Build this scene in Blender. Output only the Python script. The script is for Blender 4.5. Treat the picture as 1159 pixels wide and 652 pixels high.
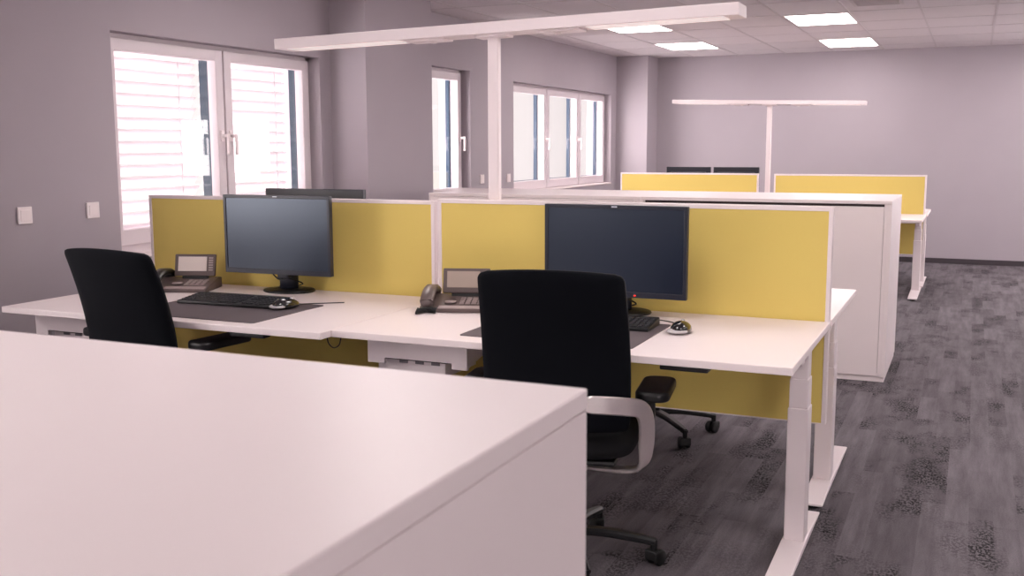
import bpy, bmesh, math, random
from mathutils import Vector, Matrix, Euler
random.seed(7)
PI = math.pi
scene = bpy.context.scene
for o in list(bpy.data.objects):
    bpy.data.objects.remove(o)
COL = scene.collection

# ------------------------------------------------------------------ camera
cam_d = bpy.data.cameras.new('camera')
cam = bpy.data.objects.new('camera', cam_d); COL.objects.link(cam)
scene.camera = cam
cam_d.sensor_width = 36.0
cam_d.lens = 1170.25 / 1159.0 * 36.0
cam_d.clip_start = 0.02; cam_d.clip_end = 200
r_ = Vector((0.91418281, 0.40529002, -0.0031291))
u_ = Vector((-0.0524639, 0.12598734, 0.99064359))
f_ = Vector((-0.40189219, 0.90546518, -0.13643856))
m = Matrix.Identity(4)
for i in range(3):
    m[i][0] = r_[i]; m[i][1] = u_[i]; m[i][2] = -f_[i]
m.translation = Vector((0.4477, -3.0102, 1.3809))
cam.matrix_world = m
cam_d.dof.use_dof = True
cam_d.dof.focus_distance = 4.3
cam_d.dof.aperture_fstop = 11.0

# ------------------------------------------------------------------ colour management
vs = scene.view_settings
scene.display_settings.display_device = 'sRGB'
vs.view_transform = 'Standard'; vs.look = 'None'
vs.exposure = 1.0; vs.gamma = 1.0; vs.use_curve_mapping = False

# ------------------------------------------------------------------ world: overcast sky, brighter towards +X
SKY_LEFT, SKY_RIGHT, SKY_BACK = 0.57, 7.5, 7.0
PANEL = 6.5
BAR_LIGHT = 0.2
w = bpy.data.worlds.new('world'); scene.world = w
w.use_nodes = True
nt = w.node_tree; nt.nodes.clear()
tc = nt.nodes.new('ShaderNodeTexCoord')
sx = nt.nodes.new('ShaderNodeSeparateXYZ')
mr = nt.nodes.new('ShaderNodeMapRange'); mr.interpolation_type = 'SMOOTHSTEP'
mr.inputs[1].default_value = 0.05; mr.inputs[2].default_value = 0.5
mr.inputs[3].default_value = SKY_LEFT; mr.inputs[4].default_value = SKY_RIGHT
m2r = nt.nodes.new('ShaderNodeMapRange'); m2r.interpolation_type = 'SMOOTHSTEP'
m2r.inputs[1].default_value = -0.05; m2r.inputs[2].default_value = -0.45
m2r.inputs[3].default_value = SKY_LEFT; m2r.inputs[4].default_value = SKY_BACK
mxm = nt.nodes.new('ShaderNodeMath'); mxm.operation = 'MAXIMUM'
bg = nt.nodes.new('ShaderNodeBackground'); bg.inputs[0].default_value = (1.0, 0.92, 0.915, 1)
ow = nt.nodes.new('ShaderNodeOutputWorld')
nt.links.new(tc.outputs['Generated'], sx.inputs[0])
nt.links.new(sx.outputs[0], mr.inputs[0])
nt.links.new(sx.outputs[1], m2r.inputs[0]); nt.links.new(mr.outputs[0], mxm.inputs[0]); nt.links.new(m2r.outputs[0], mxm.inputs[1])
nt.links.new(mxm.outputs[0], bg.inputs[1])
nt.links.new(bg.outputs[0], ow.inputs[0])


# ------------------------------------------------------------------ materials
def lin(c):
    return tuple(((v / 255) / 12.92 if v / 255 <= 0.04045 else ((v / 255 + 0.055) / 1.055) ** 2.4) for v in c)


def mat(name, rgb, rough=0.5, metal=0.0, spec=0.5, noise=0.0, nscale=60, bump=0.0, sheen=0.0, emit=0.0, coat=0.0):
    M = bpy.data.materials.new(name); M.use_nodes = True
    t = M.node_tree; b = t.nodes['Principled BSDF']
    c = lin(rgb)
    b.inputs['Base Color'].default_value = (*c, 1)
    b.inputs['Roughness'].default_value = rough
    b.inputs['Metallic'].default_value = metal
    b.inputs['Specular IOR Level'].default_value = spec
    if sheen:
        b.inputs['Sheen Weight'].default_value = sheen
        b.inputs['Sheen Roughness'].default_value = 0.4
    if coat:
        b.inputs['Coat Weight'].default_value = coat
    if emit:
        b.inputs['Emission Color'].default_value = (*c, 1)
        b.inputs['Emission Strength'].default_value = emit
    if noise or bump:
        g = t.nodes.new('ShaderNodeNewGeometry')
        n = t.nodes.new('ShaderNodeTexNoise'); n.inputs['Scale'].default_value = nscale
        n.inputs['Detail'].default_value = 4
        co = t.nodes.new('ShaderNodeTexCoord')
        t.links.new(co.outputs['Object'], n.inputs['Vector'])
        if noise:
            mx = t.nodes.new('ShaderNodeMix'); mx.data_type = 'RGBA'
            mx.inputs['A'].default_value = (*[v * (1 - noise) for v in c], 1)
            mx.inputs['B'].default_value = (*[min(1, v * (1 + noise)) for v in c], 1)
            t.links.new(n.outputs['Fac'], mx.inputs['Factor'])
            t.links.new(mx.outputs['Result'], b.inputs['Base Color'])
        if bump:
            bp = t.nodes.new('ShaderNodeBump'); bp.inputs['Strength'].default_value = bump
            bp.inputs['Distance'].default_value = 0.002
            t.links.new(n.outputs['Fac'], bp.inputs['Height'])
            t.links.new(bp.outputs['Normal'], b.inputs['Normal'])
    return M


WALL = mat('wall_paint', (168, 159, 166), 0.9, spec=0.2, noise=0.03, nscale=3, bump=0.05)
CEIL = mat('ceiling_tile', (214, 206, 210), 0.95, spec=0.1, noise=0.04, nscale=40, bump=0.1)
GRID = mat('ceiling_grid', (196, 187, 191), 0.6)
WHITE = mat('white_laminate', (236, 224, 225), 0.35, spec=0.4, noise=0.01, nscale=8)
DESK = mat('white_desk', (240, 228, 228), 0.4, spec=0.4, noise=0.01, nscale=8)
STEEL = mat('white_steel', (232, 220, 222), 0.35, spec=0.5)
PVC = mat('window_pvc', (214, 203, 208), 0.4)
FABRIC = mat('yellow_fabric', (219, 195, 110), 0.85, spec=0.2, noise=0.06, nscale=700, bump=0.15, sheen=0.4)
BLACKFAB = mat('black_mesh_fabric', (9, 11, 18), 0.9, spec=0.15, noise=0.25, nscale=900, bump=0.2, sheen=0.03)
SEATFAB = mat('black_seat_fabric', (15, 14, 17), 0.9, spec=0.2, noise=0.2, nscale=700, bump=0.2)
BLACKPL = mat('black_plastic', (15, 15, 18), 0.4)
BEZEL = mat('dark_bezel', (38, 40, 52), 0.35)
SCREEN = mat('screen_off', (20, 26, 42), 0.3, spec=0.9)
SCREEN.node_tree.nodes['Principled BSDF'].inputs['Specular Tint'].default_value = (0.74, 0.85, 1.0, 1)
ALU = mat('brushed_aluminium', (226, 216, 215), 0.36, metal=0.8, noise=0.04, nscale=120)
PAD = mat('grey_desk_pad', (92, 82, 86), 0.75, noise=0.05, nscale=300)
KEYM = mat('black_keys', (30, 30, 36), 0.5)
PHONE = mat('phone_graphite', (96, 82, 80), 0.4)
PHONEL = mat('phone_silver', (168, 152, 150), 0.4)
LCD = mat('phone_lcd', (225, 212, 205), 0.3)
LCD2 = mat('phone_lcd_off', (170, 152, 140), 0.25)
SLAT = mat('blind_slat', (240, 232, 236), 0.5)
_t = SLAT.node_tree
_tl = _t.nodes.new('ShaderNodeBsdfTranslucent'); _tl.inputs[0].default_value = (0.9, 0.86, 0.88, 1)
_mx = _t.nodes.new('ShaderNodeMixShader'); _mx.inputs[0].default_value = 0.42
_t.links.new(_t.nodes['Principled BSDF'].outputs[0], _mx.inputs[1]); _t.links.new(_tl.outputs[0], _mx.inputs[2])
_t.links.new(_mx.outputs[0], _t.nodes['Material Output'].inputs[0])
RAIL = mat('blind_rail', (40, 62, 78), 0.4)
RAIL2 = mat('blue_grey_rail', (56, 70, 86), 0.9, spec=0.1)
SILVER = mat('silver_plastic', (190, 186, 188), 0.25, spec=0.6)
GLOSSB = mat('gloss_black', (14, 14, 18), 0.12, spec=0.6, coat=0.5)
LED = mat('red_led', (255, 40, 20), 0.4, emit=1.0)
LOGO = mat('logo_white', (200, 205, 215), 0.4)
RUBBER = mat('black_rubber', (12, 12, 13), 0.6)
GAPSHADE = mat('recess_shade', (70, 60, 64), 0.8)  # dark tone stands in for shade inside gaps and slots
BASEB = mat('dark_baseboard', (58, 50, 56), 0.5)
LABELG = mat('grey_insert', (120, 112, 118), 0.6)


def emitter(name, rgb, s):
    M = bpy.data.materials.new(name); M.use_nodes = True
    t = M.node_tree; b = t.nodes['Principled BSDF']
    b.inputs['Base Color'].default_value = (*rgb, 1)
    b.inputs['Emission Color'].default_value = (*rgb, 1)
    b.inputs['Emission Strength'].default_value = s
    return M


LEDPANEL = emitter('led_panel', (1.0, 0.92, 0.90), PANEL)
LEDBAR = emitter('led_bar', (1.0, 0.9, 0.88), BAR_LIGHT)


def glass():
    M = bpy.data.materials.new('window_glass'); M.use_nodes = True
    t = M.node_tree; t.nodes.clear()
    o = t.nodes.new('ShaderNodeOutputMaterial')
    mx = t.nodes.new('ShaderNodeMixShader')
    tr = t.nodes.new('ShaderNodeBsdfTransparent'); tr.inputs[0].default_value = (0.985, 0.98, 0.98, 1)
    gl = t.nodes.new('ShaderNodeBsdfGlossy'); gl.inputs['Roughness'].default_value = 0.0
    lw = t.nodes.new('ShaderNodeLayerWeight'); lw.inputs['Blend'].default_value = 0.5
    pw = t.nodes.new('ShaderNodeMath'); pw.operation = 'POWER'; pw.inputs[1].default_value = 5.0
    ma = t.nodes.new('ShaderNodeMath'); ma.operation = 'MULTIPLY_ADD'; ma.inputs[1].default_value = 0.96; ma.inputs[2].default_value = 0.04
    t.links.new(lw.outputs['Facing'], pw.inputs[0]); t.links.new(pw.outputs[0], ma.inputs[0])
    t.links.new(ma.outputs[0], mx.inputs[0]); t.links.new(tr.outputs[0], mx.inputs[1])
    t.links.new(gl.outputs[0], mx.inputs[2]); t.links.new(mx.outputs[0], o.inputs[0])
    return M


GLASS = glass()


def carpet():
    M = bpy.data.materials.new('carpet_planks'); M.use_nodes = True
    t = M.node_tree; b = t.nodes['Principled BSDF']
    N = t.nodes.new; L = t.links.new
    co = N('ShaderNodeTexCoord')

    def mapping(scale, rot=0):
        k = N('ShaderNodeMapping'); k.inputs['Scale'].default_value = scale
        k.inputs['Rotation'].default_value = (0, 0, rot)
        L(co.outputs['Object'], k.inputs[0]); return k

    def noise(mp, scale, detail=2.0, rough=0.5):
        n = N('ShaderNodeTexNoise'); n.inputs['Scale'].default_value = scale
        n.inputs['Detail'].default_value = detail; n.inputs['Roughness'].default_value = rough
        L(mp.outputs[0], n.inputs['Vector']); return n

    def rng(src, a, bb, c, d):
        k = N('ShaderNodeMapRange'); k.inputs[1].default_value = a; k.inputs[2].default_value = bb
        k.inputs[3].default_value = c; k.inputs[4].default_value = d
        L(src, k.inputs[0]); return k.outputs[0]

    def math_(op, x, y):
        k = N('ShaderNodeMath'); k.operation = op
        for i, v in enumerate((x, y)):
            if isinstance(v, (int, float)): k.inputs[i].default_value = v
            else: L(v, k.inputs[i])
        return k.outputs[0]
    # planks running along Y, 0.125 m wide strips with random tone
    br = N('ShaderNodeTexBrick')
    br.inputs['Scale'].default_value = 1.0
    br.inputs['Brick Width'].default_value = 0.5; br.inputs['Row Height'].default_value = 0.0833
    br.inputs['Mortar Size'].default_value = 0.0
    br.offset = 0.37
    br.inputs['Color1'].default_value = (0, 0, 0, 1); br.inputs['Color2'].default_value = (1, 1, 1, 1)
    L(mapping((1, 1, 1), PI / 2).outputs[0], br.inputs['Vector'])
    plank = N('ShaderNodeSeparateColor'); L(br.outputs['Color'], plank.inputs[0])
    tone = rng(plank.outputs[0], 0, 1, 0.86, 1.12)
    streak = rng(noise(mapping((9, 0.9, 1)), 2.2, 5, 0.65).outputs['Fac'], 0.3, 0.7, 0.72, 1.22)
    fine = rng(noise(mapping((1, 1, 1)), 220, 2).outputs['Fac'], 0.3, 0.7, 0.85, 1.15)
    # dark worn-print speckle, gathered in patches
    sp = rng(noise(mapping((1.25, 0.8, 1)), 84, 2, 0.6).outputs['Fac'], 0.46, 0.53, 0, 1)
    patch = rng(noise(mapping((1.6, 0.8, 1)), 2.6, 3, 0.65).outputs['Fac'], 0.46, 0.6, 0, 1)
    patch2 = math_('MULTIPLY', patch, rng(plank.outputs[0], 0.35, 0.75, 1.0, 0.2))
    dark = math_('SUBTRACT', 1.0, math_('MULTIPLY', math_('MULTIPLY', sp, patch2), 0.85))
    v = math_('MULTIPLY', math_('MULTIPLY', tone, streak), math_('MULTIPLY', fine, dark))
    mx = N('ShaderNodeMix'); mx.data_type = 'RGBA'; mx.blend_type = 'MULTIPLY'
    mx.inputs['Factor'].default_value = 1
    mx.inputs['A'].default_value = (*lin((104, 98, 103)), 1)
    L(v, mx.inputs['B'])
    L(mx.outputs['Result'], b.inputs['Base Color'])
    b.inputs['Roughness'].default_value = 0.95; b.inputs['Specular IOR Level'].default_value = 0.15
    bp = N('ShaderNodeBump'); bp.inputs['Strength'].default_value = 0.3; bp.inputs['Distance'].default_value = 0.004
    L(fine, bp.inputs['Height']); L(bp.outputs[0], b.inputs['Normal'])
    return M


CARPET = carpet()


# ------------------------------------------------------------------ mesh helpers
class MB:
    def __init__(self):
        self.bm = bmesh.new()

    def _xf(self, verts, M):
        bmesh.ops.transform(self.bm, matrix=M, verts=verts)

    def box(self, c0, c1, bev=0.0, seg=2, M=None, edges=None):
        c0, c1 = [Vector((min(a, b) for a, b in zip(c0, c1))), Vector((max(a, b) for a, b in zip(c0, c1)))]
        t = bmesh.new()
        bmesh.ops.create_cube(t, size=1)
        s = c1 - c0
        for v in t.verts:
            v.co = Vector((c0[i] + (v.co[i] + .5) * s[i] for i in range(3)))
        if bev > 0:
            bmesh.ops.bevel(t, geom=list(t.edges), offset=min(bev, min(s) * .49), segments=seg, profile=0.5, affect='EDGES')
        self._merge(t, M)
        return self

    def _merge(self, t, M=None):
        if M is not None:
            bmesh.ops.transform(t, matrix=M, verts=list(t.verts))
        vm = [self.bm.verts.new(v.co) for v in t.verts]
        t.verts.index_update()
        for f in t.faces:
            try:
                nf = self.bm.faces.new([vm[v.index] for v in f.verts]); nf.smooth = f.smooth
            except ValueError:
                pass
        t.free()

    def prism(self, pts, axis, a, b, bev=0.0, seg=2, M=None):
        """polygon pts (2-D) extruded along axis from a to b"""
        def P(p, h):
            return {'x': (h, p[0], p[1]), 'y': (p[0], h, p[1]), 'z': (p[0], p[1], h)}[axis]
        t = bmesh.new()
        lo = [t.verts.new(P(p, a)) for p in pts]; hi = [t.verts.new(P(p, b)) for p in pts]
        n = len(pts)
        t.faces.new(lo); t.faces.new(hi)
        for i in range(n):
            t.faces.new((lo[i], lo[(i + 1) % n], hi[(i + 1) % n], hi[i]))
        bmesh.ops.recalc_face_normals(t, faces=list(t.faces))
        if bev > 0:
            es = [e for e in t.edges if e.calc_face_angle(0) > 0.5]
            bmesh.ops.bevel(t, geom=es, offset=bev, segments=seg, profile=0.5, affect='EDGES')
        self._merge(t, M)
        return self

    def lathe(self, prof, n=32, M=None, sy=1.0):
        t = bmesh.new()
        rings = []
        for r, z in prof:
            if r < 1e-6:
                rings.append([t.verts.new((0, 0, z))])
            else:
                rings.append([t.verts.new((r * math.cos(2 * PI * k / n), sy * r * math.sin(2 * PI * k / n), z)) for k in range(n)])
        for a, b in zip(rings, rings[1:]):
            for k in range(n):
                k2 = (k + 1) % n
                if len(a) == 1 and len(b) == 1: continue
                if len(a) == 1: f = t.faces.new((a[0], b[k], b[k2]))
                elif len(b) == 1: f = t.faces.new((a[k], a[k2], b[0]))
                else: f = t.faces.new((a[k], a[k2], b[k2], b[k]))
        for rr in (rings[0], rings[-1]):
            if len(rr) > 1: t.faces.new(rr)
        bmesh.ops.recalc_face_normals(t, faces=list(t.faces))
        for f in t.faces:
            f.smooth = True
        self._merge(t, M)
        return self

    def sweep(self, pts, wdirs, w, th, M=None, rnd=True):
        """flat band of width w along wdirs and thickness th following pts"""
        t = bmesh.new()
        pts = [Vector(p) for p in pts]; n = len(pts)
        rings = []
        for i, p in enumerate(pts):
            tan = (pts[min(i + 1, n - 1)] - pts[max(i - 1, 0)]).normalized()
            wd = Vector(wdirs[i]); wd = (wd - tan * wd.dot(tan)).normalized()
            nd = tan.cross(wd)
            ww = w[i] if isinstance(w, (list, tuple)) else w
            c = th * .3
            prof = [(-ww / 2 + c, -th / 2), (ww / 2 - c, -th / 2), (ww / 2, -th / 2 + c), (ww / 2, th / 2 - c), (ww / 2 - c, th / 2), (-ww / 2 + c, th / 2), (-ww / 2, th / 2 - c), (-ww / 2, -th / 2 + c)]
            rings.append([t.verts.new(p + wd * a + nd * b) for a, b in prof])
        for a, b in zip(rings, rings[1:]):
            for k in range(8):
                f = t.faces.new((a[k], a[(k + 1) % 8], b[(k + 1) % 8], b[k])); f.smooth = True
        t.faces.new(rings[0]); t.faces.new(rings[-1])
        bmesh.ops.recalc_face_normals(t, faces=list(t.faces))
        self._merge(t, M)
        return self

    def tube(self, pts, r, n=8, M=None):
        t = bmesh.new()
        pts = [Vector(p) for p in pts]; k = len(pts)
        rings = []; ref = None
        for i, p in enumerate(pts):
            tan = (pts[min(i + 1, k - 1)] - pts[max(i - 1, 0)]).normalized()
            if ref is None:
                ref = tan.orthogonal().normalized()
            ref = (ref - tan * ref.dot(tan)).normalized()
            b = tan.cross(ref)
            rr = r[i] if isinstance(r, (list, tuple)) else r
            rings.append([t.verts.new(p + (ref * math.cos(2 * PI * j / n) + b * math.sin(2 * PI * j / n)) * rr) for j in range(n)])
        for a, b in zip(rings, rings[1:]):
            for j in range(n):
                f = t.faces.new((a[j], a[(j + 1) % n], b[(j + 1) % n], b[j])); f.smooth = True
        t.faces.new(rings[0]); t.faces.new(rings[-1])
        bmesh.ops.recalc_face_normals(t, faces=list(t.faces))
        self._merge(t, M)
        return self

    def build(self, name, material, parent=None, smooth=False):
        me = bpy.data.meshes.new(name)
        bmesh.ops.recalc_face_normals(self.bm, faces=list(self.bm.faces))
        self.bm.to_mesh(me); self.bm.free()
        me.materials.append(material)
        if smooth:
            for p in me.polygons: p.use_smooth = True
        o = bpy.data.objects.new(name, me); COL.objects.link(o)
        if parent is not None: o.parent = parent
        return o


def smooth_angle(o, deg=35):
    me = o.data
    for p in me.polygons: p.use_smooth = True
    bm = bmesh.new(); bm.from_mesh(me)
    for e in bm.edges:
        e.smooth = e.calc_face_angle(0) < math.radians(deg)
    bm.to_mesh(me); bm.free()
    return o


def bez(pts, n=10):
    """Catmull-Rom through pts"""
    P = [Vector(p) for p in pts]; P = [P[0] * 2 - P[1]] + P + [P[-1] * 2 - P[-2]]
    out = []
    for i in range(1, len(P) - 2):
        for k in range(n):
            t = k / n
            out.append(0.5 * ((2 * P[i]) + (-P[i - 1] + P[i + 1]) * t + (2 * P[i - 1] - 5 * P[i] + 4 * P[i + 1] - P[i + 2]) * t * t + (-P[i - 1] + 3 * P[i] - 3 * P[i + 1] + P[i + 2]) * t ** 3))
    out.append(P[-2]); return out


def rrect(w, h, r, n=5):
    """rounded rectangle outline centred on 0"""
    o = []
    for cx, cy, a0 in ((w / 2 - r, h / 2 - r, 0), (-w / 2 + r, h / 2 - r, PI / 2), (-w / 2 + r, -h / 2 + r, PI), (w / 2 - r, -h / 2 + r, 3 * PI / 2)):
        for k in range(n + 1):
            a = a0 + PI / 2 * k / n
            o.append((cx + r * math.cos(a), cy + r * math.sin(a)))
    return o


def tag(o, label=None, cat=None, group=None, kind=None):
    if label: o['label'] = label
    if cat: o['category'] = cat
    if group: o['group'] = group
    if kind: o['kind'] = kind
    return o


def thing(name, label, cat, loc=(0, 0, 0), rz=0, group=None, kind=None):
    o = bpy.data.objects.new(name, None); COL.objects.link(o)
    o.empty_display_size = 0.1
    o.location = loc; o.rotation_euler = (0, 0, rz)
    return tag(o, label, cat, group, kind)


def dup(root, loc, rz=0, label=None, group=None):
    def cp(o, parent):
        c = o.copy(); COL.objects.link(c); c.parent = parent
        for ch in [k for k in o.children]:
            cp(ch, c)
        return c
    r = cp(root, None)
    r.location = loc; r.rotation_euler = (0, 0, rz)
    if label: r['label'] = label
    if group: r['group'] = group
    return r


# ------------------------------------------------------------------ room shell
WX, FY, CH = -3.7065, 10.037, 2.48
RX, NY = 4.6, -5.6
TH = 0.32


def structure(o):
    o['kind'] = 'structure'; return o


def wall_cells(hor, holes, z1, make):
    """boxes of a wall around its openings. hor=(a,b); holes=[(h0,h1,z0,z1)]"""
    hs = sorted(set([hor[0], hor[1]] + [h for q in holes for h in q[:2]]))
    for a, b in zip(hs, hs[1:]):
        inside = [q for q in holes if q[0] <= a and q[1] >= b]
        if not inside:
            make(a, b, 0, z1)
        else:
            q = inside[0]
            make(a, b, 0, q[2]); make(a, b, q[3], z1)


structure(MB().box((WX - TH, NY - TH, -0.1), (RX + TH, FY + TH, 0)).build('floor', CARPET))
structure(MB().box((WX - TH, NY - TH, CH), (RX + TH, FY + TH, CH + 0.15)).build('ceiling', CEIL))

W0 = (-2.9, -0.75, 0.815, 1.985)
W1 = (1.19, 3.09, 0.785, 1.985)
W2 = (4.72, 5.44, 0.90, 2.045)
W3 = (6.40, 9.40, 0.905, 2.005)
mb = MB()
wall_cells((NY - TH, FY + TH), [W0, W1, W2, W3], CH, lambda a, b, c, d: mb.box((WX - TH, a, c), (WX, b, d)))
structure(mb.build('wall_left', WALL))
mb = MB()
FWIN = (1.74, 3.7, 0.85, 1.87)
wall_cells((WX, RX + TH), [FWIN], CH, lambda a, b, c, d: mb.box((a, FY, c), (b, FY + TH, d)))
structure(mb.build('wall_far', WALL))
RWIN = [(6.0, 9.0, 0.85, 2.1)]
NWIN = [(-3.6, -2.95, 0.85, 2.1), (1.5, 4.2, 0.85, 2.1)]
mb = MB()
wall_cells((NY - TH, FY + TH), RWIN, CH, lambda a, b, c, d: mb.box((RX, a, c), (RX + TH, b, d)))
structure(mb.build('wall_right', WALL))
mb = MB()
wall_cells((WX, RX), NWIN, CH, lambda a, b, c, d: mb.box((a, NY - TH, c), (b, NY, d)))
structure(mb.build('wall_near', WALL))
# columns standing against the window wall
structure(MB().box((WX - 0.01, 3.225, 0), (-3.417, 4.178, CH)).build('column', WALL))
structure(MB().box((WX - 0.01, 9.60, 0), (-3.30, FY + 0.01, CH)).build('column', WALL))
# dark skirting strips
structure(MB().box((-3.30, FY - 0.014, 0), (RX, FY, 0.06), 0.003).build('baseboard_far', BASEB))
mb = MB()
mb.box((WX, NY, 0), (WX + 0.014, 3.225, 0.06)); mb.box((WX, 4.178, 0), (WX + 0.014, 9.6, 0.06))
structure(mb.build('baseboard_left', BASEB))

# ceiling grid
mb = MB()
GX0, GDX, GY0, GDY = -0.575, 0.565, 6.22, 0.80
k = -6
while GX0 + GDX * k < RX:
    x = GX0 + GDX * k
    if x > WX: mb.box((x - 0.009, NY, CH - 0.004), (x + 0.009, FY, CH + 0.001))
    k += 1
k = -14
while GY0 + GDY * k < FY:
    y = GY0 + GDY * k
    if y > NY: mb.box((WX, y - 0.006, CH - 0.002), (RX, y + 0.006, CH + 0.001))
    k += 1
structure(mb.build('trim_1', GRID))


# ------------------------------------------------------------------ windows
def handle(parent, y, z, xf, lever=0.115):
    b = MB()
    b.box((xf, y - 0.014, z - 0.035), (xf + 0.010, y + 0.014, z + 0.035), 0.004)
    b.tube([(xf + 0.005, y, z), (xf + 0.045, y, z)], 0.010, 12)
    b.tube(bez([(xf + 0.045, y, z + 0.012), (xf + 0.050, y, z - 0.03), (xf + 0.048, y, z - lever)], 6), 0.010, 10)
    return b.build('window_handle', STEEL, parent)


def window(name, op, sashes, handles, sill=True, xin=WX - 0.075, d=0.075, low=0.0, nose=0.012):
    """op=(y0,y1,z0,z1); frame set back in the opening, sashes with glass"""
    y0, y1, z0, z1 = op
    root = thing(name, None, None, kind='structure')
    f = MB(); fw = 0.032; xo = xin - d
    f.box((xo, y0, z0), (xin - 0.018, y0 + fw, z1)); f.box((xo, y1 - fw, z0), (xin - 0.018, y1, z1))
    f.box((xo, y0, z0), (xin - 0.018, y1, z0 + fw + low)); f.box((xo, y0, z1 - fw), (xin - 0.018, y1, z1))
    f.build('window_frame', PVC, root)
    for (a, b_) in sashes:
        s = MB(); st = 0.068
        zb, zt = z0 + 0.022 + low, z1 - 0.022
        bv = 0.006
        s.box((xo + 0.01, a, zb), (xin, a + st, zt), bv); s.box((xo + 0.01, b_ - st, zb), (xin, b_, zt), bv)
        s.box((xo + 0.01, a + 0.01, zb), (xin - 0.001, b_ - 0.01, zb + st + 0.02), bv); s.box((xo + 0.01, a + 0.01, zt - st), (xin - 0.001, b_ - 0.01, zt), bv)
        so = s.build('window_sash', PVC, root)
        MB().box((xo + 0.032, a + st - 0.005, zb + st), (xo + 0.036, b_ - st + 0.005, zt - st + 0.005)).build('glass_pane', GLASS, so)
    for (y, z) in handles: handle(root, y, z, xin)
    if sill:
        MB().box((xin - 0.02, y0 + 0.001, z0 - 0.001), (WX + nose, y1 - 0.001, z0 + 0.018), 0.005).build('window_sill', DESK, root)
    return root


window('window_1', W1, [(1.222, 2.168), (2.180, 3.062)], [(2.135, 1.445), (2.213, 1.445)], low=0.035, nose=0.05)
w2 = window('window_2', W2, [(4.75, 5.41)], [(5.375, 1.45)])
w3 = window('window_3', W3, [(6.43, 7.45), (7.47, 8.44), (8.46, 9.37)], [(7.415, 1.45), (8.405, 1.45)])
g = MB()
g.box((WX - 0.30, W3[0], 0.985), (WX - 0.275, W3[1], 1.010), 0.004)
g.build('guard_rail', RAIL, w3)
for wn, ends, op in ((w2, (5.41,), W2), (w3, (7.45, 8.44, 9.37), W3)):
    for e in ends:
        MB().box((WX - 0.195, e - 0.085, op[2] + 0.02), (WX - 0.155, e - 0.055, op[3] - 0.02), 0.003).build('guide_rail', RAIL2, wn)


window('window_9', W0, [(-2.868, -1.832), (-1.818, -0.782)], [(-1.865, 1.445), (-1.785, 1.445)])


# plain windows out of view; right-wall and wide near-wall ones added for daylight
def out_window(name, axis, a, b, z0, z1, pos):
    root = thing(name, None, None, kind='structure')
    f = MB()
    def bx(h0, h1, q0, q1, p0, p1, m=f):
        if axis == 'y': m.box((h0, p0, q0), (h1, p1, q1))
        else: m.box((p0, h0, q0), (p1, h1, q1))
    mid = (a + b) / 2
    for h0, h1, q0, q1 in ((a, a + .07, z0, z1), (b - .07, b, z0, z1), (mid - .05, mid + .05, z0 + .07, z1 - .07), (a + .07, b - .07, z0, z0 + .07), (a + .07, b - .07, z1 - .07, z1)):
        bx(h0, h1, q0, q1, pos, pos + .07)
    f.build('window_frame', PVC, root)
    gl = MB(); bx(a + .06, b - .06, z0 + .06, z1 - .06, pos + .03, pos + .034, gl)
    gl.build('glass_pane', GLASS, root)


out_window('window_4', 'y', FWIN[0], FWIN[1], FWIN[2], FWIN[3], FY + .1)
for i, q in enumerate(RWIN):
    out_window('window_%d' % (5 + i), 'x', q[0], q[1], q[2], q[3], RX + .1)
for i, q in enumerate(NWIN):
    out_window('window_%d' % (6 + i), 'y', q[0], q[1], q[2], q[3], NY - .17)


# exterior venetian blinds in front of window_1
def blind(y0, y1, label):
    root = thing('venetian_blind', label, 'blind', (WX - 0.285, (y0 + y1) / 2, W1[2] + 0.1), group=None)
    h = (y1 - y0) / 2
    s = MB(); z = 0.02
    tilt = math.radians(52)
    dz = 0.068
    while z < W1[3] - W1[2] - 0.12:
        pts = []
        for k in range(7):
            q = (k / 6 - .5) * 0.078
            pts.append((q, 0.006 * (1 - (2 * k / 6 - 1) ** 2)))
        pts = pts + [(a, b - 0.0012) for a, b in reversed(pts)]
        c, sn = math.cos(tilt), math.sin(tilt)
        pp = [(a * c - b * sn, z + a * sn + b * c) for a, b in pts]
        s.prism(pp, 'y', -h + 0.02, h - 0.02)
        z += dz
    s.build('slats', SLAT, root)
    MB().box((-0.03, -h + 0.012, -0.025), (0.03, h - 0.012, -0.008), 0.004).build('bottom_rail', SLAT, root)
    for e in (-1, 1):
        MB().box((0.044, e * h - 0.012, -0.03), (0.125, e * h + 0.012, W1[3] - W1[2] - 0.06)).build('guide_rail', RAIL, root)
    for e in (-0.28, 0.28):
        t = MB()
        t.box((0.036, e - 0.004, -0.01), (0.038, e + 0.004, W1[3] - W1[2] - 0.1))
        t.box((-0.038, e - 0.004, -0.01), (-0.036, e + 0.004, W1[3] - W1[2] - 0.1))
        t.build('ladder_tape', SLAT, root)
    MB().box((-0.05, -h, W1[3] - W1[2] - 0.11), (0.05, h, W1[3] - W1[2] - 0.06), 0.004).build('head_rail', SLAT, root)


blind(1.22, 2.155, 'pale venetian blind outside the left pane of the two-part window')
blind(2.19, 3.075, 'pale venetian blind outside the right pane of the two-part window')


# wall switches
def switch(y, z, label, name='light_switch'):
    root = thing(name, label, 'switch', (WX, y, z), group=None)
    MB().box((0, -0.041, -0.041), (0.011, 0.041, 0.041), 0.003).build('cover_plate', STEEL, root)
    MB().prism([(0.010, -0.026), (0.0125, -0.026), (0.0145, 0.026), (0.010, 0.026)], 'y', -0.027, 0.027, 0.001, 1).build('rocker', WHITE, root)


switch(0.577, 1.056, 'white square light switch on the grey wall farther from the window, leftmost in the photo')
switch(1.0, 1.057, 'white square light switch on the grey wall just left of the two-part window')
switch(5.662, 1.075, 'small white light switch beside the narrow single window')
switch(6.262, 1.068, 'small white light switch beside the three-part window')


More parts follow.
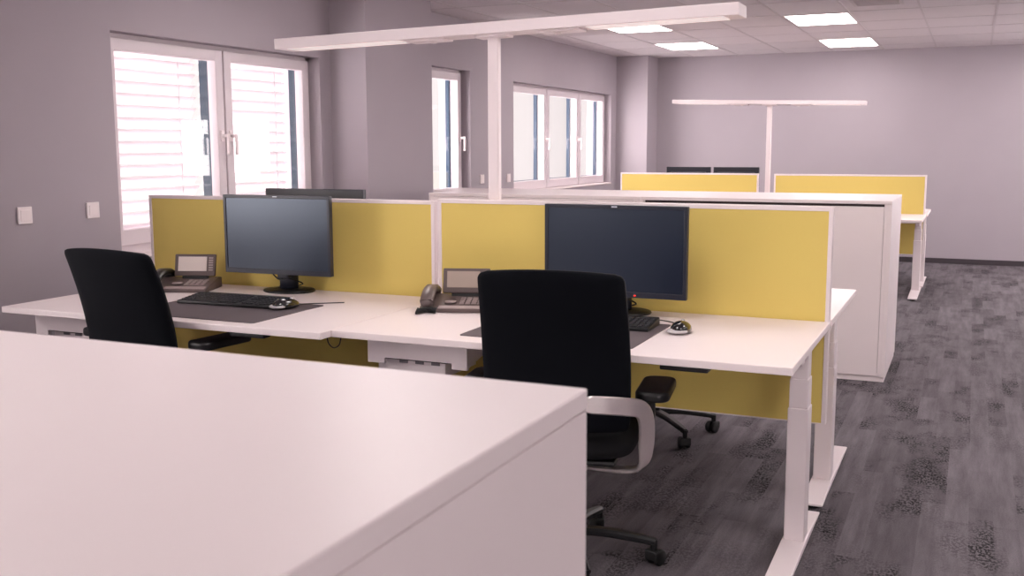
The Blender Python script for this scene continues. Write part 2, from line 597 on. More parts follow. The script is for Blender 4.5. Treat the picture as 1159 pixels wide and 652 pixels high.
# ------------------------------------------------------------------ ceiling lights and vent
def ceiling_light(x0, x1, y0, y1, label):
    root = thing('ceiling_light', label, 'ceiling light', ((x0 + x1) / 2, (y0 + y1) / 2, CH), group=None)
    a, b = (x1 - x0) / 2, (y1 - y0) / 2
    f = MB(); t = 0.012
    f.box((-a, -b, -0.008), (a, -b + t, -0.001)); f.box((-a, b - t, -0.008), (a, b, -0.001))
    f.box((-a, -b + t, -0.008), (-a + t, b - t, -0.001)); f.box((a - t, -b + t, -0.008), (a, b - t, -0.001))
    f.build('light_frame', STEEL, root)
    MB().box((-a + t, -b + t, -0.006), (a - t, b - t, -0.002)).build('diffuser', LEDPANEL, root)
    return root


ceiling_light(-1.115, -0.575, 6.26, 7.07, 'square ceiling light panel nearer of the two in the right-hand column')
ceiling_light(-1.125, -0.585, 8.50, 9.43, 'square ceiling light panel close to the far wall in the right-hand column')
ceiling_light(-2.80, -2.26, 6.18, 6.95, 'square ceiling light panel just under the near lamp bar in the left-hand column')
ceiling_light(-2.82, -2.27, 8.20, 8.98, 'square ceiling light panel close to the far wall in the left-hand column')
n = 0
for x in (-2.53, -0.85, 0.98, 2.7):  # unseen panels added to light the room
    for y in (8.95, 6.66, 4.2, 1.9, -0.4, -2.7):
        if x < 0.5 and y > 6: continue
        if x == 0.98 and y > 6: x2 = 1.3
        else: x2 = x
        if x < -2 and (y < 1 or y == 4.2): continue
        if x > 0 and y < -1: continue
        ceiling_light(x2 - 0.27, x2 + 0.27, y - 0.4, y + 0.4, 'added square ceiling light panel outside the picture, brightening the room')['group'] = 'added ceiling lights outside the picture'
v = thing('ceiling_vent', 'grey flat air vent in the ceiling at the top edge of the photo', 'vent', (-0.30, 5.60, CH))
MB().box((-0.19, -0.25, -0.010), (0.19, 0.25, -0.001), 0.003).build('vent_frame', GRID, v)
mb = MB()
for i in range(7):
    mb.box((-0.16, -0.21 + i * 0.064, -0.016), (0.16, -0.18 + i * 0.064, -0.009))
mb.build('vent_louvres', GRID, v)


# ------------------------------------------------------------------ sideboards
def sideboard(label, loc, wd, dp, ht, rz=0, plinth=0.03, group=None, gap=0.002):
    """tambour cupboard; local x from 0 to -wd, y from 0 (front) to dp; front faces -y"""
    r = thing('sideboard', label, 'cabinet', loc, rz, group=group)
    t = 0.021
    b = MB()
    b.box((-t, 0.004, plinth), (0, dp, ht - t)); b.box((-wd, 0.004, plinth), (-wd + t, dp, ht - t))
    b.box((-wd + t, dp - 0.012, plinth), (-t, dp, ht - t))
    b.box((-wd + t, 0.02, plinth), (-t, dp - 0.012, plinth + t))
    b.build('carcass', WHITE, r)
    MB().box((-wd, 0, ht - t), (0, dp, ht), 0.0025).build('top_panel', WHITE, r)
    MB().box((-wd + 0.004, 0.012, 0), (-0.004, dp - 0.01, plinth)).build('plinth', WHITE, r)
    MB().box((-wd + t, 0.030, plinth + t), (-t, 0.044, ht - t - 0.002)).build('inner_shadow_panel', GAPSHADE, r)
    MB().box((-wd + t + 0.002, 0.003, plinth + 0.004), (-t - 0.022, 0.026, ht - t - gap), 0.001).build('sliding_door', WHITE, r)
    mb = MB(); mb.box((-t - 0.020, 0.002, plinth), (-t, 0.028, ht - t), 0.001)
    mb.build('door_guide', WHITE, r)
    return r


fg = thing('sideboard', 'large white sideboard filling the bottom left corner of the photo, closest of all', 'cabinet', (0.12, -2.094, 0), -0.008)
MB().box((-1.30, -0.80, 1.129), (0.0004, 0, 1.15), 0.002).build('top_panel', WHITE, fg)
mb = MB()
mb.box((-0.021, -0.798, 0.03), (0, -0.002, 1.1288)); mb.box((-1.30, -0.798, 0.03), (-1.279, -0.002, 1.1288))
mb.box((-1.279, -0.796, 0.03), (-0.021, -0.776, 1.128)); mb.box((-1.279, -0.776, 0.03), (-0.021, -0.02, 0.05))
mb.build('carcass', WHITE, fg)
MB().box((-1.277, -0.022, 0.034), (-0.024, -0.006, 1.126), 0.002).build('sliding_door', WHITE, fg)
MB().box((-1.29, -0.78, 0), (-0.01, -0.02, 0.03)).build('plinth', WHITE, fg)

CY, CD, CHT = 3.276, 0.43, 1.061
sideboard('white tambour sideboard with a dark gap under its top, right half of the front row', (0.035, CY, 0), 1.49, CD, CHT, gap=0.015)
sideboard('white sideboard behind the yellow divider, left half of the front row', (-1.457, CY, 0), 1.51, CD, CHT)
b1 = sideboard('white sideboard standing back to back behind the tambour one, its right end by the aisle', (-1.455, CY + 2 * CD + 0.002, 0), 1.49, CD, CHT, PI)
b3 = sideboard('white sideboard in the back row of sideboards, its left end before the narrow window', (-3.15, CY + 2 * CD + 0.002, 0), 1.693, CD, CHT, PI)


# ------------------------------------------------------------------ desks
def leg_assembly(root, x, y_col, y0, y1, H):
    """telescopic T leg: column, foot, bracket"""
    lg = MB(); hw, hd = 0.034, 0.045
    lg.box((x - hw, y_col - hd, 0.03), (x + hw, y_col + hd, 0.50), 0.004)
    L = lg.build('leg', STEEL, root)
    MB().box((x - hw + 0.003, y_col - hd + 0.003, 0.50), (x + hw - 0.003, y_col + hd - 0.003, 0.60), 0.003).build('middle_tube', STEEL, L)
    MB().box((x - hw + 0.006, y_col - hd + 0.006, 0.60), (x + hw - 0.006, y_col + hd - 0.006, H - 0.03), 0.003).build('upper_tube', STEEL, L)
    MB().prism([(y0, 0.013), (y1, 0.013), (y1, 0.022), (y_col + 0.06, 0.036), (y_col - 0.06, 0.036), (y0, 0.022)], 'x', x - 0.040, x + 0.040, 0.003, 2).build('foot', STEEL, L)
    for yy in (y0 + 0.035, y1 - 0.035):
        g_ = MB(); g_.lathe([(0.0, 0), (0.022, 0), (0.022, 0.014), (0, 0.014)], 16, Matrix.Translation((x, yy, 0)))
        g_.build('glide', RUBBER, L)
    s = 1 if (y0 + y1) / 2 < y_col else -1
    # sloping support arm under the top
    a, b = (max(y0 + 0.06, y_col - 0.17), min(y1 - 0.02, y_col + 0.35)) if y_col > (y0 + y1) / 2 else (max(y0 + 0.02, y_col - 0.35), min(y1 - 0.06, y_col + 0.17))
    MB().prism([(a, H - 0.026), (b, H - 0.026), (b, H - 0.05), (y_col + 0.09, H - 0.085), (y_col - 0.09, H - 0.085), (a, H - 0.05)], 'x', x - 0.016, x + 0.016, 0.003, 2).build('support_arm', STEEL, L)
    return L


def desk(label, x0, x1, y0, y1, H, flip=False, group=None, drawer=None, name='desk'):
    """y0..y1 span of the top; flip: user sits on the +y side"""
    root = thing(name, label, 'desk', ((x0 + x1) / 2, (y0 + y1) / 2, 0), group=group)
    a, b = (x1 - x0) / 2, (y1 - y0) / 2
    MB().box((-a, -b, H - 0.025), (a, b, H), 0.003).build('tabletop', DESK, root)
    sgn = -1 if flip else 1
    for x in (-a + 0.055, a - 0.050):
        yc = sgn * 0.10
        lo, hi = (-0.42, 0.42)
        L = leg_assembly(root, x, yc, lo, hi, H)
    mb = MB()
    for yy in (-0.04, 0.04):
        mb.box((-a + 0.08, sgn * 0.10 + yy - 0.012, H - 0.065), (a - 0.08, sgn * 0.10 + yy + 0.012, H - 0.03), 0.003)
    mb.build('crossbeam', STEEL, root)
    yy = -b + 0.03 if not flip else b - 0.03
    MB().box((a - 0.40, yy - 0.02, H - 0.041), (a - 0.25, yy + 0.025, H - 0.026), 0.004).build('height_control', BLACKPL, root)
    if drawer:
        cx, wdt = drawer
        d = MB(); yf = -b + 0.13 if not flip else b - 0.13
        zt = H - 0.027
        d.box((cx - wdt / 2 + 0.006, yf + 0.016, zt - 0.02), (cx + wdt / 2 - 0.006, yf + 0.34, zt))
        d.box((cx - wdt / 2 + 0.002, yf + 0.016, zt - 0.085), (cx - wdt / 2 + 0.012, yf + 0.34, zt))
        d.prism([(yf + 0.016, zt), (yf + 0.34, zt), (yf + 0.34, zt - 0.03), (yf + 0.016, zt - 0.10)], 'x', cx + wdt / 2 - 0.012, cx + wdt / 2 - 0.002)
        D = d.build('drawer', STEEL, root)
        # front with a wide notch along its lower edge
        q = 0.075; n0, n1 = cx - wdt / 2 + 0.07, cx + wdt / 2 - 0.06
        fr = MB()
        fr.prism([(cx - wdt / 2, zt), (cx + wdt / 2, zt), (cx + wdt / 2, zt - 0.105), (n1, zt - 0.105), (n1, zt - 0.084), (n0, zt - 0.084), (n0, zt - 0.105), (cx - wdt / 2, zt - 0.105)], 'y', yf, yf + 0.016, 0.0015, 1)
        fr.build('drawer_front', STEEL, D)
        MB().box((n0, yf + 0.004, zt - 0.088), (n1, yf + 0.03, zt - 0.0835)).build('grip_slot_shade', GAPSHADE, D)  # solid strip coloured as the shade in the grip opening
        MB().box((n0 - 0.02, yf + 0.05, zt - 0.15), (n1 - 0.05, yf + 0.30, zt - 0.085), 0.003).build('hanging_tray', STEEL, D)
        for k in range(3):
            xx = n0 + 0.035 + 0.065 * k
            mb = MB(); mb.box((xx, yf + 0.046, zt - 0.108), (xx + 0.033, yf + 0.052, zt - 0.092))
            mb.build('cable_slot', LABELG, D)
        mb = MB(); mb.tube([(cx + wdt / 2 - 0.022, yf - 0.001, zt - 0.012), (cx + wdt / 2 - 0.022, yf - 0.001, zt - 0.024), (cx + wdt / 2 - 0.034, yf - 0.001, zt - 0.024)], 0.0012, 6)
        mb.build('corner_mark', LABELG, D)
    return root


DH = 0.7405
desk('white height-adjustable desk with the front right monitor, free end by the aisle', -1.585, 0.0, 0.0, 0.855, DH, drawer=(-0.525, 0.40))
desk('white height-adjustable desk with the left monitor, closest to the window wall', -3.13, -1.588, -0.06, 0.845, DH, drawer=(-0.575, 0.32))
desk('white height-adjustable desk behind the yellow divider, end showing by the aisle', -1.585, 0.0, 0.905, 1.785, DH, True)
desk('white height-adjustable desk behind the left yellow divider, near the windows', -3.20, -1.59, 0.905, 1.785, DH, True)


def divider(label, x0, x1, y, z0, z1, th=0.034, group=None):
    r = thing('desk_divider', label, 'divider', ((x0 + x1) / 2, y, z0), group=group)
    a = (x1 - x0) / 2; h = z1 - z0; f = 0.016
    m_ = MB()
    for e in (-1, 1):
        xa, xb = (-a, -a + f) if e < 0 else (a - f, a)
        m_.box((xa, -th / 2, 0), (xb, -0.004, h), 0.002); m_.box((xa, 0.004, 0), (xb, th / 2, h), 0.002)
        m_.box((xa + 0.003 * (e < 0), -0.006, 0), (xb - 0.003 * (e > 0), 0.006, h))
    m_.box((-a + f, -th / 2, h - f), (a - f, -0.004, h), 0.002); m_.box((-a + f, 0.004, h - f), (a - f, th / 2, h), 0.002)
    m_.box((-a + f, -0.006, h - f), (a - f, 0.006, h - 0.003))
    m_.box((-a + f, -th / 2 + 0.002, 0), (a - f, th / 2 - 0.002, 0.005), 0.001)
    m_.build('frame', STEEL, r)
    MB().box((-a + f, -th / 2 + 0.003, 0.005), (a - f, th / 2 - 0.003, h - f)).build('fabric_panel', FABRIC, r)
    return r


divider('yellow fabric desk divider in a white frame behind the front right monitor', -1.614, -0.004, 0.88, 0.352, 1.158)
divider('yellow fabric desk divider in a white frame behind the left monitor, by the windows', -3.195, -1.632, 0.88, 0.352, 1.150)


# ------------------------------------------------------------------ T-shaped lamps
def t_lamp(label, x, y, z0, zb, x0, x1, bh, bd, tilt, base=True):
    r = thing('floor_lamp', label, 'lamp', (x, y, z0))
    hh = zb - z0
    MB().prism(rrect(0.050, 0.034, 0.008), 'z', 0.006, hh, 0).build('post', STEEL, r)
    MB().box((-0.11, -0.13, 0), (0.11, 0.13, 0.008), 0.003).build('base_plate', STEEL, r)
    M = Matrix.Translation((0, 0, hh)) @ Matrix.Rotation(-tilt, 4, 'Y')
    b = MB()
    b.box((x0 - x, -bd / 2, 0), (x1 - x, bd / 2, bh), 0.003, M=M)
    B = b.build('light_bar', STEEL, r)
    for (a, c) in ((x0 - x + 0.06, -0.42), (0.42, x1 - x - 0.06)):
        MB().box((a, -bd / 2 + 0.012, -0.002), (c, bd / 2 - 0.012, 0.003), M=M).build('diffuser', LEDBAR, B)
    for e in (-1, 1):
        c = MB()
        c.box((e * 0.30 - 0.09, -0.045, -0.010), (e * 0.30 + 0.09, 0.045, 0.001), 0.004, M=M)
        c.lathe([(0, -0.016), (0.012, -0.016), (0.014, -0.008), (0.014, 0), (0, 0)], 16, M=M @ Matrix.Translation((e * 0.28, 0, 0)))
        c.build('sensor', STEEL, B)
    c = MB(); c.box((-0.07, -0.04, -0.012), (0.07, 0.04, 0.004), 0.003, M=M); c.build('mounting_bracket', STEEL, r)
    return r


t_lamp('white T-shaped lamp rising behind the front divider, its bar across the top', -1.385, 0.945, DH, 1.832, -2.435, -0.365, 0.046, 0.14, math.radians(1.2))


# ------------------------------------------------------------------ chairs
def make_chair(name, label):
    """faces +y; origin on the floor under the seat centre"""
    r = thing(name, label, 'chair')
    # seat
    s = MB()
    t = bmesh.new()
    nx, ny = 14, 14
    def sp(i, j, top):
        u = i / nx * 2 - 1; v = j / ny * 2 - 1
        # superellipse-ish rounded square
        k = (abs(u) ** 5 + abs(v) ** 5) ** (1 / 5)
        mx = max(abs(u), abs(v)) or 1
        f = mx / k if k > 0 else 1
        x = u * f * 0.235; y = v * f * 0.225 + 0.01
        edge = min(1, (1 - max(abs(u), abs(v))) * 5)
        z = (0.445 + 0.030 * math.sqrt(max(0, 1 - (1 - edge) ** 2)) - 0.012 * max(0, v) ** 3 + 0.006 * u * u) if top else (0.425 - 0.022 * edge)
        return (x, y, z)
    T = [[t.verts.new(sp(i, j, 1)) for j in range(ny + 1)] for i in range(nx + 1)]
    Bm = [[t.verts.new(sp(i, j, 0)) for j in range(ny + 1)] for i in range(nx + 1)]
    for i in range(nx):
        for j in range(ny):
            t.faces.new((T[i][j], T[i + 1][j], T[i + 1][j + 1], T[i][j + 1]))
            t.faces.new((Bm[i][j], Bm[i][j + 1], Bm[i + 1][j + 1], Bm[i + 1][j]))
    for j in range(ny):
        t.faces.new((T[0][j], T[0][j + 1], Bm[0][j + 1], Bm[0][j])); t.faces.new((T[nx][j], Bm[nx][j], Bm[nx][j + 1], T[nx][j + 1]))
    for i in range(nx):
        t.faces.new((T[i][0], Bm[i][0], Bm[i + 1][0], T[i + 1][0])); t.faces.new((T[i][ny], T[i + 1][ny], Bm[i + 1][ny], Bm[i][ny]))
    for f in t.faces: f.smooth = True
    s._merge(t)
    s.build('seat', SEATFAB, r)
    MB().box((-0.19, -0.19, 0.392), (0.19, 0.19, 0.410), 0.008).build('seat_pan', BLACKPL, r)
    # backrest: tall, slightly curved shell
    bk = MB(); t = bmesh.new()
    nx, nz = 20, 36
    def wz(q):   # half width along the height
        return 0.230 + 0.006 * math.sin(q * PI) - 0.006 * q
    def bp(i, j, side):
        u = i / nx * 2 - 1; q = 0.4 * j / nz + 0.6 * (0.5 - 0.5 * math.cos(PI * j / nz))
        z = 0.500 + 0.505 * q
        hw = wz(q)
        rr = 0.028
        # rounded corners
        dz = min(q, 1 - q) * 0.505
        cut = 0
        if dz < rr: cut = rr - math.sqrt(max(0, rr * rr - (rr - dz) ** 2))
        x = u * (hw - cut)
        y = -0.205 - 0.105 * q ** 1.1 + 0.030 * math.sin(q * PI * 0.9 + 0.2) + 0.040 * u * u
        e = 1 - max(abs(u), abs(2 * q - 1)) ** 8
        th = 0.010 + 0.010 * e
        return (x, y + (th if side else -th), z + 0.012 * (1 - u * u) * (q > .98))
    F = [[t.verts.new(bp(i, j, 1)) for j in range(nz + 1)] for i in range(nx + 1)]
    K = [[t.verts.new(bp(i, j, 0)) for j in range(nz + 1)] for i in range(nx + 1)]
    for i in range(nx):
        for j in range(nz):
            t.faces.new((F[i][j], F[i][j + 1], F[i + 1][j + 1], F[i + 1][j]))
            t.faces.new((K[i][j], K[i + 1][j], K[i + 1][j + 1], K[i][j + 1]))
    for j in range(nz):
        t.faces.new((F[0][j], K[0][j], K[0][j + 1], F[0][j + 1])); t.faces.new((F[nx][j], F[nx][j + 1], K[nx][j + 1], K[nx][j]))
    for i in range(nx):
        t.faces.new((F[i][0], F[i + 1][0], K[i + 1][0], K[i][0])); t.faces.new((F[i][nz], K[i][nz], K[i + 1][nz], F[i + 1][nz]))
    for f in t.faces: f.smooth = True
    bk._merge(t)
    bk.build('backrest', BLACKFAB, r)
    MB().box((-0.07, -0.285, 0.555), (0.07, -0.222, 0.64), 0.015).build('back_carrier', BLACKPL, r)
    # swivel arms: flat aluminium loops from the back to under the seat
    for sd in (-1, 1):
        key = [((0.105, -0.285, 0.612), (0, 0, 1)), ((0.175, -0.262, 0.607), (0, 0.05, 1)), ((0.225, -0.225, 0.597), (0, 0.25, 1)),
               ((0.265, -0.170, 0.578), (0.55, 0.5, 0.7)), ((0.278, -0.130, 0.53), (0.75, 0.65, 0.2)), ((0.276, -0.105, 0.45), (0.75, 0.65, 0.05)),
               ((0.268, -0.090, 0.385), (0.4, 1, 0)), ((0.236, -0.085, 0.360), (0, 1, 0)), ((0.17, -0.085, 0.355), (0, 1, 0)), ((0.05, -0.06, 0.355), (0, 1, 0))]
        P = bez([(sd * k[0][0], k[0][1], k[0][2]) for k in key], 6)
        Wd = bez([(sd * k[1][0], k[1][1], k[1][2]) for k in key], 6)
        nP = len(P)
        ws = []
        for i in range(nP):
            t_ = i / (nP - 1)
            ws.append((0.056 if t_ < 0.75 else 0.046) if t_ > 0.04 else 0.026 + 0.030 * math.sqrt(t_ / 0.04))
        a = MB().sweep(P, Wd, ws, 0.014).build('swivel_arm', ALU, r)
        smooth_angle(a, 40)
        ps = MB(); ps.prism(rrect(0.040, 0.03, 0.012), 'z', 0.53, 0.592, M=Matrix.Translation((sd * 0.280, -0.085, 0)))
        ps.build('armrest_post', BLACKPL, r)
        pd = MB()
        pd.prism(rrect(0.108, 0.26, 0.038), 'z', 0.590, 0.622, 0.009, 3, M=Matrix.Translation((sd * 0.292, -0.005, 0)))
        smooth_angle(pd.build('armrest_pad', BLACKPL, r), 40)
    # mechanism, gas column and star base
    MB().box((-0.085, -0.13, 0.335), (0.085, 0.13, 0.393), 0.015).build('mechanism', BLACKPL, r)
    MB().lathe([(0, 0.09), (0.028, 0.09), (0.028, 0.22), (0.018, 0.222), (0.018, 0.336), (0, 0.336)], 20).build('gas_column', BLACKPL, r)
    for k in range(5):
        a = 2 * PI * k / 5 + 0.10
        d = Vector((math.cos(a), math.sin(a), 0)); n_ = Vector((-d.y, d.x, 0))
        P = bez([d * 0.015 + Vector((0, 0, 0.108)), d * 0.12 + Vector((0, 0, 0.106)), d * 0.23 + Vector((0, 0, 0.092)), d * 0.294 + Vector((0, 0, 0.080))], 4)
        lg = MB().sweep(P, [n_] * len(P), [0.05 - 0.022 * i / (len(P) - 1) for i in range(len(P))], 0.026)
        lg.tube([d * 0.29 + Vector((0, 0, 0.045)), d * 0.29 + Vector((0, 0, 0.088))], 0.012, 10)
        L = lg.build('base_leg', BLACKPL, r); smooth_angle(L, 40)
        cs = MB()
        yaw = a + 0.9 + k
        R_ = Matrix.Translation(d * 0.29 + Vector((0.012 * math.cos(yaw), 0.012 * math.sin(yaw), 0.0275))) @ Matrix.Rotation(yaw, 4, 'Z') @ Matrix.Rotation(PI / 2, 4, 'X')
        for q in (-0.016, 0.016):
            cs.lathe([(0, q - 0.010), (0.022, q - 0.010), (0.0275, q - 0.006), (0.0275, q + 0.006), (0.022, q + 0.010), (0, q + 0.010)], 20, M=R_)
        cs.box((-0.018, -0.026, -0.012), (0.018, 0.026, 0.024), 0.006, M=Matrix.Translation(d * 0.29 + Vector((0, 0, 0.03))) @ Matrix.Rotation(yaw, 4, 'Z'))
        cs.build('caster', RUBBER, L)
    return r


ch = make_chair('office_chair', 'black office chair with aluminium arm loop at the front right desk')
ch.location = (-0.735, 0.10, 0); ch.rotation_euler = (0, 0, math.radians(9))
ch2 = dup(ch, (-2.40, 0.08, 0), math.radians(-6), 'black office chair at the left desk near the light switches')
for c_ in ch2.children:
    if c_.name.startswith('armrest_pad'): c_.location.z += 0.05
    if c_.name.startswith('armrest_post'): c_.location.z += 0.035
dup(ch, (-0.90, 1.72, 0), math.radians(165), 'black office chair behind the front divider, only its wheeled base showing under it')
dup(ch, (-0.60, 8.60, 0), math.radians(165), 'black office chair at the far desks, only its dark base showing under the yellow divider')


# ------------------------------------------------------------------ monitors
def make_monitor(label, led=True, zb=0.085, W_=0.545):
    """panel faces -y; origin on the desk under the stand"""
    r = thing('monitor', label, 'monitor')
    H_ = 0.345
    yp = -0.085
    h = MB()
    h.box((-W_ / 2, yp, zb), (W_ / 2, yp + 0.022, zb + H_), 0.003)
    h.box((-W_ / 2 + 0.05, yp + 0.02, zb + 0.05), (W_ / 2 - 0.05, yp + 0.05, zb + H_ - 0.05), 0.012)
    H = h.build('housing', BEZEL, r)
    MB().box((-W_ / 2 + 0.014, yp - 0.0006, zb + 0.022), (W_ / 2 - 0.014, yp + 0.004, zb + H_ - 0.014)).build('screen', SCREEN, r)
    f = MB(); z0, z1 = zb, zb + H_
    f.box((-W_ / 2, yp - 0.004, z0), (W_ / 2, yp + 0.001, z0 + 0.021), 0.0012); f.box((-W_ / 2, yp - 0.004, z1 - 0.013), (W_ / 2, yp + 0.001, z1), 0.0012)
    f.box((-W_ / 2, yp - 0.004, z0 + 0.02), (-W_ / 2 + 0.013, yp + 0.001, z1 - 0.012), 0.0012); f.box((W_ / 2 - 0.013, yp - 0.004, z0 + 0.02), (W_ / 2, yp + 0.001, z1 - 0.012), 0.0012)
    f.build('bezel', BEZEL, r)
    lg = MB(); lg.box((-0.011, yp - 0.0052, z1 - 0.0085), (0.011, yp - 0.0035, z1 - 0.004)); lg.build('logo_mark', LOGO, r)
    MB().lathe([(0, 0), (0.118, 0), (0.122, 0.004), (0.118, 0.010), (0.05, 0.016), (0, 0.016)], 40, sy=0.8).build('stand_base', BLACKPL, r)
    n_ = MB()
    n_.lathe([(0, 0.014), (0.044, 0.014), (0.044, 0.075), (0.036, 0.082), (0, 0.082)], 28, sy=0.75)
    n_.box((-0.03, -0.05, 0.06), (0.03, 0.03, 0.20), 0.008)
    n_.build('stand_neck', BEZEL, r)
    MB().tube(bez([(-0.06, yp + 0.03, zb + 0.01), (-0.05, -0.03, 0.066), (-0.02, -0.045, 0.058), (0.02, -0.045, 0.062), (0.04, -0.02, 0.055), (0.05, 0.03, 0.03), (-0.06, 0.06, 0.006), (-0.11, 0.085, 0.006)], 6), 0.003, 8).build('cable', BLACKPL, r)
    if led:
        MB().box((0.080, yp - 0.0048, z0 + 0.007), (0.088, yp - 0.003, z0 + 0.0105)).build('power_light', LED, r)
    return r


mon2 = make_monitor('black flat monitor with a red power light, at the front right desk', zb=0.074, W_=0.56)
mon2.location = (-0.770, 0.765, DH)
mon1 = make_monitor('black flat monitor at the left desk, screen paler with window reflection', led=False)
mon1.location = (-2.315, 0.765, DH); mon1.rotation_euler = (0, 0, math.radians(2))
mb1 = dup(mon1, (-2.40, 1.03, DH + 0.01), math.radians(181), 'monitor behind the left yellow divider, only its top edge showing')


# ------------------------------------------------------------------ keyboards, mice, desk pads
def make_keyboard(label):
    r = thing('keyboard', label, 'keyboard')
    W_, D_ = 0.455, 0.158
    MB().prism([(-D_ / 2, 0), (D_ / 2, 0), (D_ / 2, 0.027), (D_ / 2 - 0.006, 0.029), (-D_ / 2, 0.012)], 'x', -W_ / 2, W_ / 2, 0.003, 2).build('keyboard_body', BLACKPL, r)
    k = MB(); k2 = MB()
    def z(y): return 0.012 + (y + D_ / 2) / D_ * 0.0165
    def key(x, y, w_, d_=0.0155):
        zz = z(y)
        (k if x < 0.082 else k2).box((x - w_ / 2, y - d_ / 2, zz - 0.002), (x + w_ / 2, y + d_ / 2, zz + 0.005), 0.0015, 1)
    for row in range(6):
        y = -0.058 + row * 0.0205
        if row == 0:
            x = -0.215
            for w_ in (0.024, 0.022, 0.022, 0.112, 0.022, 0.022, 0.022, 0.024):
                key(x + w_ / 2, y, w_ - 0.0025); x += w_ + 0.0006
        else:
            for c in range(15): key(-0.206 + c * 0.0188, y, 0.0162)
        for c in range(3): 
            if row not in (2,): key(0.095 + c * 0.0185, y, 0.016)
        for c in range(4): key(0.158 + c * 0.0185, y, 0.016)
    k.build('letter_keys', KEYM, r); k2.build('number_keys', KEYM, r)
    return r


def make_mouse(label, cord, glossy=True):
    r = thing('computer_mouse', label, 'mouse')
    b = MB(); t = bmesh.new()
    bmesh.ops.create_uvsphere(t, u_segments=24, v_segments=14, radius=1)
    for v in t.verts:
        x, y, z = v.co
        zz = max(z, -0.15)
        v.co = Vector((x * (0.033 - 0.004 * (1 - y * y)), y * 0.056, 0.0045 + (zz + 0.15) * (0.030 - 0.006 * y) / 1.15))
    for f in t.faces: f.smooth = True
    b._merge(t); b.build('mouse_shell', GLOSSB, r)
    s = MB(); t = bmesh.new()
    bmesh.ops.create_uvsphere(t, u_segments=20, v_segments=10, radius=1)
    for v in t.verts:
        x, y, z = v.co
        v.co = Vector((-0.004 + x * 0.030, -0.034 + y * 0.025, 0.010 + z * 0.0085))
    for f in t.faces: f.smooth = True
    s._merge(t); s.build('palm_trim', SILVER, r)
    MB().lathe([(0, -0.004), (0.009, -0.004), (0.010, 0), (0.009, 0.004), (0, 0.004)], 16, M=Matrix.Translation((0, 0.030, 0.0245)) @ Matrix.Rotation(PI / 2, 4, 'Y')).build('scroll_wheel', SILVER, r)
    MB().tube(bez(cord, 6), 0.0018, 6).build('cord', BLACKPL, r)
    r.scale = (1.22, 1.22, 1.22)
    return r


def desk_pad(label, x0, x1, y0, y1, rz=0):
    r = MB().prism(rrect(x1 - x0, y1 - y0, 0.012), 'z', 0, 0.003).build('desk_pad', PAD)
    r.location = ((x0 + x1) / 2, (y0 + y1) / 2, DH); r.rotation_euler = (0, 0, rz)
    return tag(r, label, 'desk mat')


desk_pad('dark grey desk mat under the keyboard on the left desk', -2.565, -1.925, 0.005, 0.465)
desk_pad('dark grey desk mat under the keyboard on the front right desk', -1.125, -0.512, 0.085, 0.56)
k1 = make_keyboard('black keyboard on the grey mat at the left desk')
k1.location = (-2.295, 0.36, DH + 0.003); k1.rotation_euler = (0, 0, math.radians(1))
dup(k1, (-0.775, 0.455, DH + 0.003), math.radians(1), 'black keyboard on the grey mat at the front right desk, mostly behind the chair back')
m1 = make_mouse('black and silver mouse lying on the grey mat beside the left keyboard', [(0, 0.052, 0.006), (0.01, 0.085, 0.004), (0.06, 0.14, 0.003), (0.10, 0.175, 0.003)])
m1.location = (-2.02, 0.335, DH + 0.003)
m1.rotation_euler = (0, 0, math.radians(-6))
m2 = make_mouse('black and silver mouse lying on the bare white desk top at the right', [(0, 0.052, 0.006), (-0.01, 0.09, 0.003), (-0.06, 0.15, 0.003), (-0.13, 0.19, 0.003)])
m2.location = (-0.445, 0.435, DH); m2.rotation_euler = (0, 0, math.radians(4))


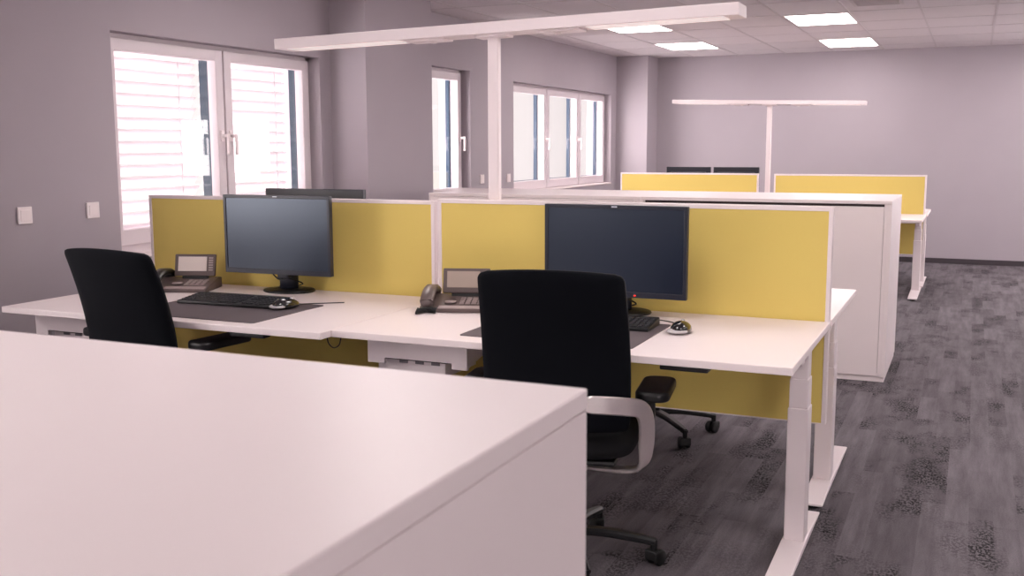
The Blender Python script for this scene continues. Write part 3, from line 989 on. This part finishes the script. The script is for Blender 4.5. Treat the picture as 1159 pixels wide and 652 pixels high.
# ------------------------------------------------------------------ telephones
def make_phone(label, lcd, coil):
    """front edge towards -y; origin under the middle"""
    r = thing('desk_phone', label, 'telephone')
    W_, D_ = 0.27, 0.21
    MB().prism([(-D_ / 2, 0), (D_ / 2, 0), (D_ / 2, 0.045), (D_ / 2 - 0.03, 0.05), (-D_ / 2, 0.016)], 'x', -W_ / 2, W_ / 2, 0.004, 2).build('phone_body', PHONE, r)
    MB().prism([(-D_ / 2 - 0.001, 0.016), (-D_ / 2 + 0.03, 0.0215), (-D_ / 2 + 0.03, 0.0245), (-D_ / 2 - 0.001, 0.019)], 'x', -0.06, W_ / 2 - 0.008, 0.001, 1).build('palm_strip', PHONEL, r)
    def zt(y): return 0.016 + (y + D_ / 2) / (D_ - 0.03) * 0.034
    kp = MB()
    for i in range(4):
        for j in range(4):
            x, y = 0.015 + i * 0.024, -0.055 + j * 0.021
            kp.box((x, y, zt(y) + 0.001), (x + 0.019, y + 0.015, zt(y) + 0.006), 0.001, 1)
    kp.build('keypad', PHONEL, r)
    MB().lathe([(0, 0), (0.024, 0), (0.023, 0.006), (0, 0.007)], 20, M=Matrix.Translation((-0.02, -0.035, zt(-0.03)))).build('navigation_ring', PHONEL, r)
    # tilted display
    M = Matrix.Translation((0.03, 0.045, 0.048)) @ Matrix.Rotation(math.radians(-14), 4, 'X')
    d = MB(); d.box((-0.095, -0.006, 0.008), (0.095, 0.008, 0.108), 0.004, M=M)
    Dp = d.build('display_housing', PHONE, r)
    MB().box((-0.078, -0.0075, 0.030), (0.055, -0.005, 0.096), 0.0008, M=M).build('display', lcd, Dp)
    kb = MB()
    for j in range(6): kb.box((0.064, -0.0078, 0.032 + j * 0.011), (0.084, -0.005, 0.039 + j * 0.011), M=M)
    kb.build('side_keys', PHONEL, Dp)
    MB().box((-0.06, 0.0, -0.012), (0.06, 0.022, 0.012), 0.004, M=M).build('display_hinge', BLACKPL, r)
    # handset lying on the left
    h = MB()
    P = bez([(-0.105, -0.095, 0.040), (-0.105, -0.06, 0.062), (-0.105, 0.0, 0.078), (-0.105, 0.06, 0.075), (-0.105, 0.10, 0.060)], 6)
    h.sweep(P, [(1, 0, 0)] * len(P), 0.052, 0.028)
    for yy, zz in ((-0.082, 0.036), (0.088, 0.058)):
        h.lathe([(0, -0.016), (0.020, -0.016), (0.026, -0.008), (0.026, 0.008), (0.018, 0.016), (0, 0.016)], 20, M=Matrix.Translation((-0.105, yy, zz)))
    smooth_angle(h.build('handset', PHONE if coil else BLACKPL, r), 45)
    # curly cord
    c = []
    n_ = 260
    for i in range(n_):
        a = i / n_
        th = 2 * PI * 26 * a
        px = -0.135 + 0.075 * a - 0.02 * math.sin(a * PI)
        py = -0.135 - 0.022 * math.sin(a * PI * 2)
        c.append((px + 0.004 * math.sin(th), py + 0.010 * math.cos(th), 0.0135 + 0.010 * math.sin(th)))
    MB().tube(c, 0.0025, 6).build('curly_cord', BLACKPL, r)
    return r


p1 = make_phone('grey desk phone with a bright upright display at the left desk', LCD, False)
p1.location = (-2.785, 0.627, DH); p1.rotation_euler = (0, 0, math.radians(20))
p2 = make_phone('brown grey desk phone with a dull display on the front right desk', LCD2, True)
p2.location = (-1.395, 0.605, DH); p2.rotation_euler = (0, 0, math.radians(18))

# small cable loop hanging under the left desk
c = MB().tube(bez([(-0.03, 0.0, -0.02), (-0.022, 0, -0.045), (0.0, 0, -0.058), (0.022, 0, -0.045), (0.03, 0, -0.02), (0.03, 0.02, 0.0)], 6), 0.0022, 6).build('cable', BLACKPL)
c.location = (-1.64, 0.10, DH - 0.027)
tag(c, 'thin dark cable loop hanging under the left desk edge', 'cable')

# ------------------------------------------------------------------ far desks
FYD = 7.6; FDH = 0.72
desk('white desk in the far group on the near side, end leg by the aisle', -1.31, 0.06, FYD - 0.85, FYD - 0.025, FDH)
desk('white desk in the far group on the near side, toward the windows', -2.93, -1.50, FYD - 0.85, FYD - 0.025, FDH)
desk('white desk in the far group against the far wall side, end by the aisle', -1.31, 0.07, FYD + 0.025, FYD + 0.87, FDH, True)
desk('white desk in the far group against the far wall side, toward the windows', -2.93, -1.50, FYD + 0.025, FYD + 0.87, FDH, True)
divider('far yellow fabric divider in a white frame, right one beside the aisle', -1.375, 0.05, FYD, 0.33, 1.092)
divider('far yellow fabric divider in a white frame, left one with monitors behind', -2.985, -1.530, FYD, 0.33, 1.094)
t_lamp('white T-shaped lamp in the far group in front of the far wall', -1.452, FYD + 0.06, FDH, 1.782, -2.44, -0.53, 0.040, 0.14, math.radians(-1.4))
mf1 = dup(mon1, (-2.34, FYD + 0.27, FDH), math.radians(180), 'far monitor above the left far divider, left one of the pair')
mf2 = dup(mon1, (-1.83, FYD + 0.27, FDH), math.radians(180), 'far monitor above the left far divider, right one of the pair')
for o in (mf1, mf2): o.scale = (0.88, 1, 1)
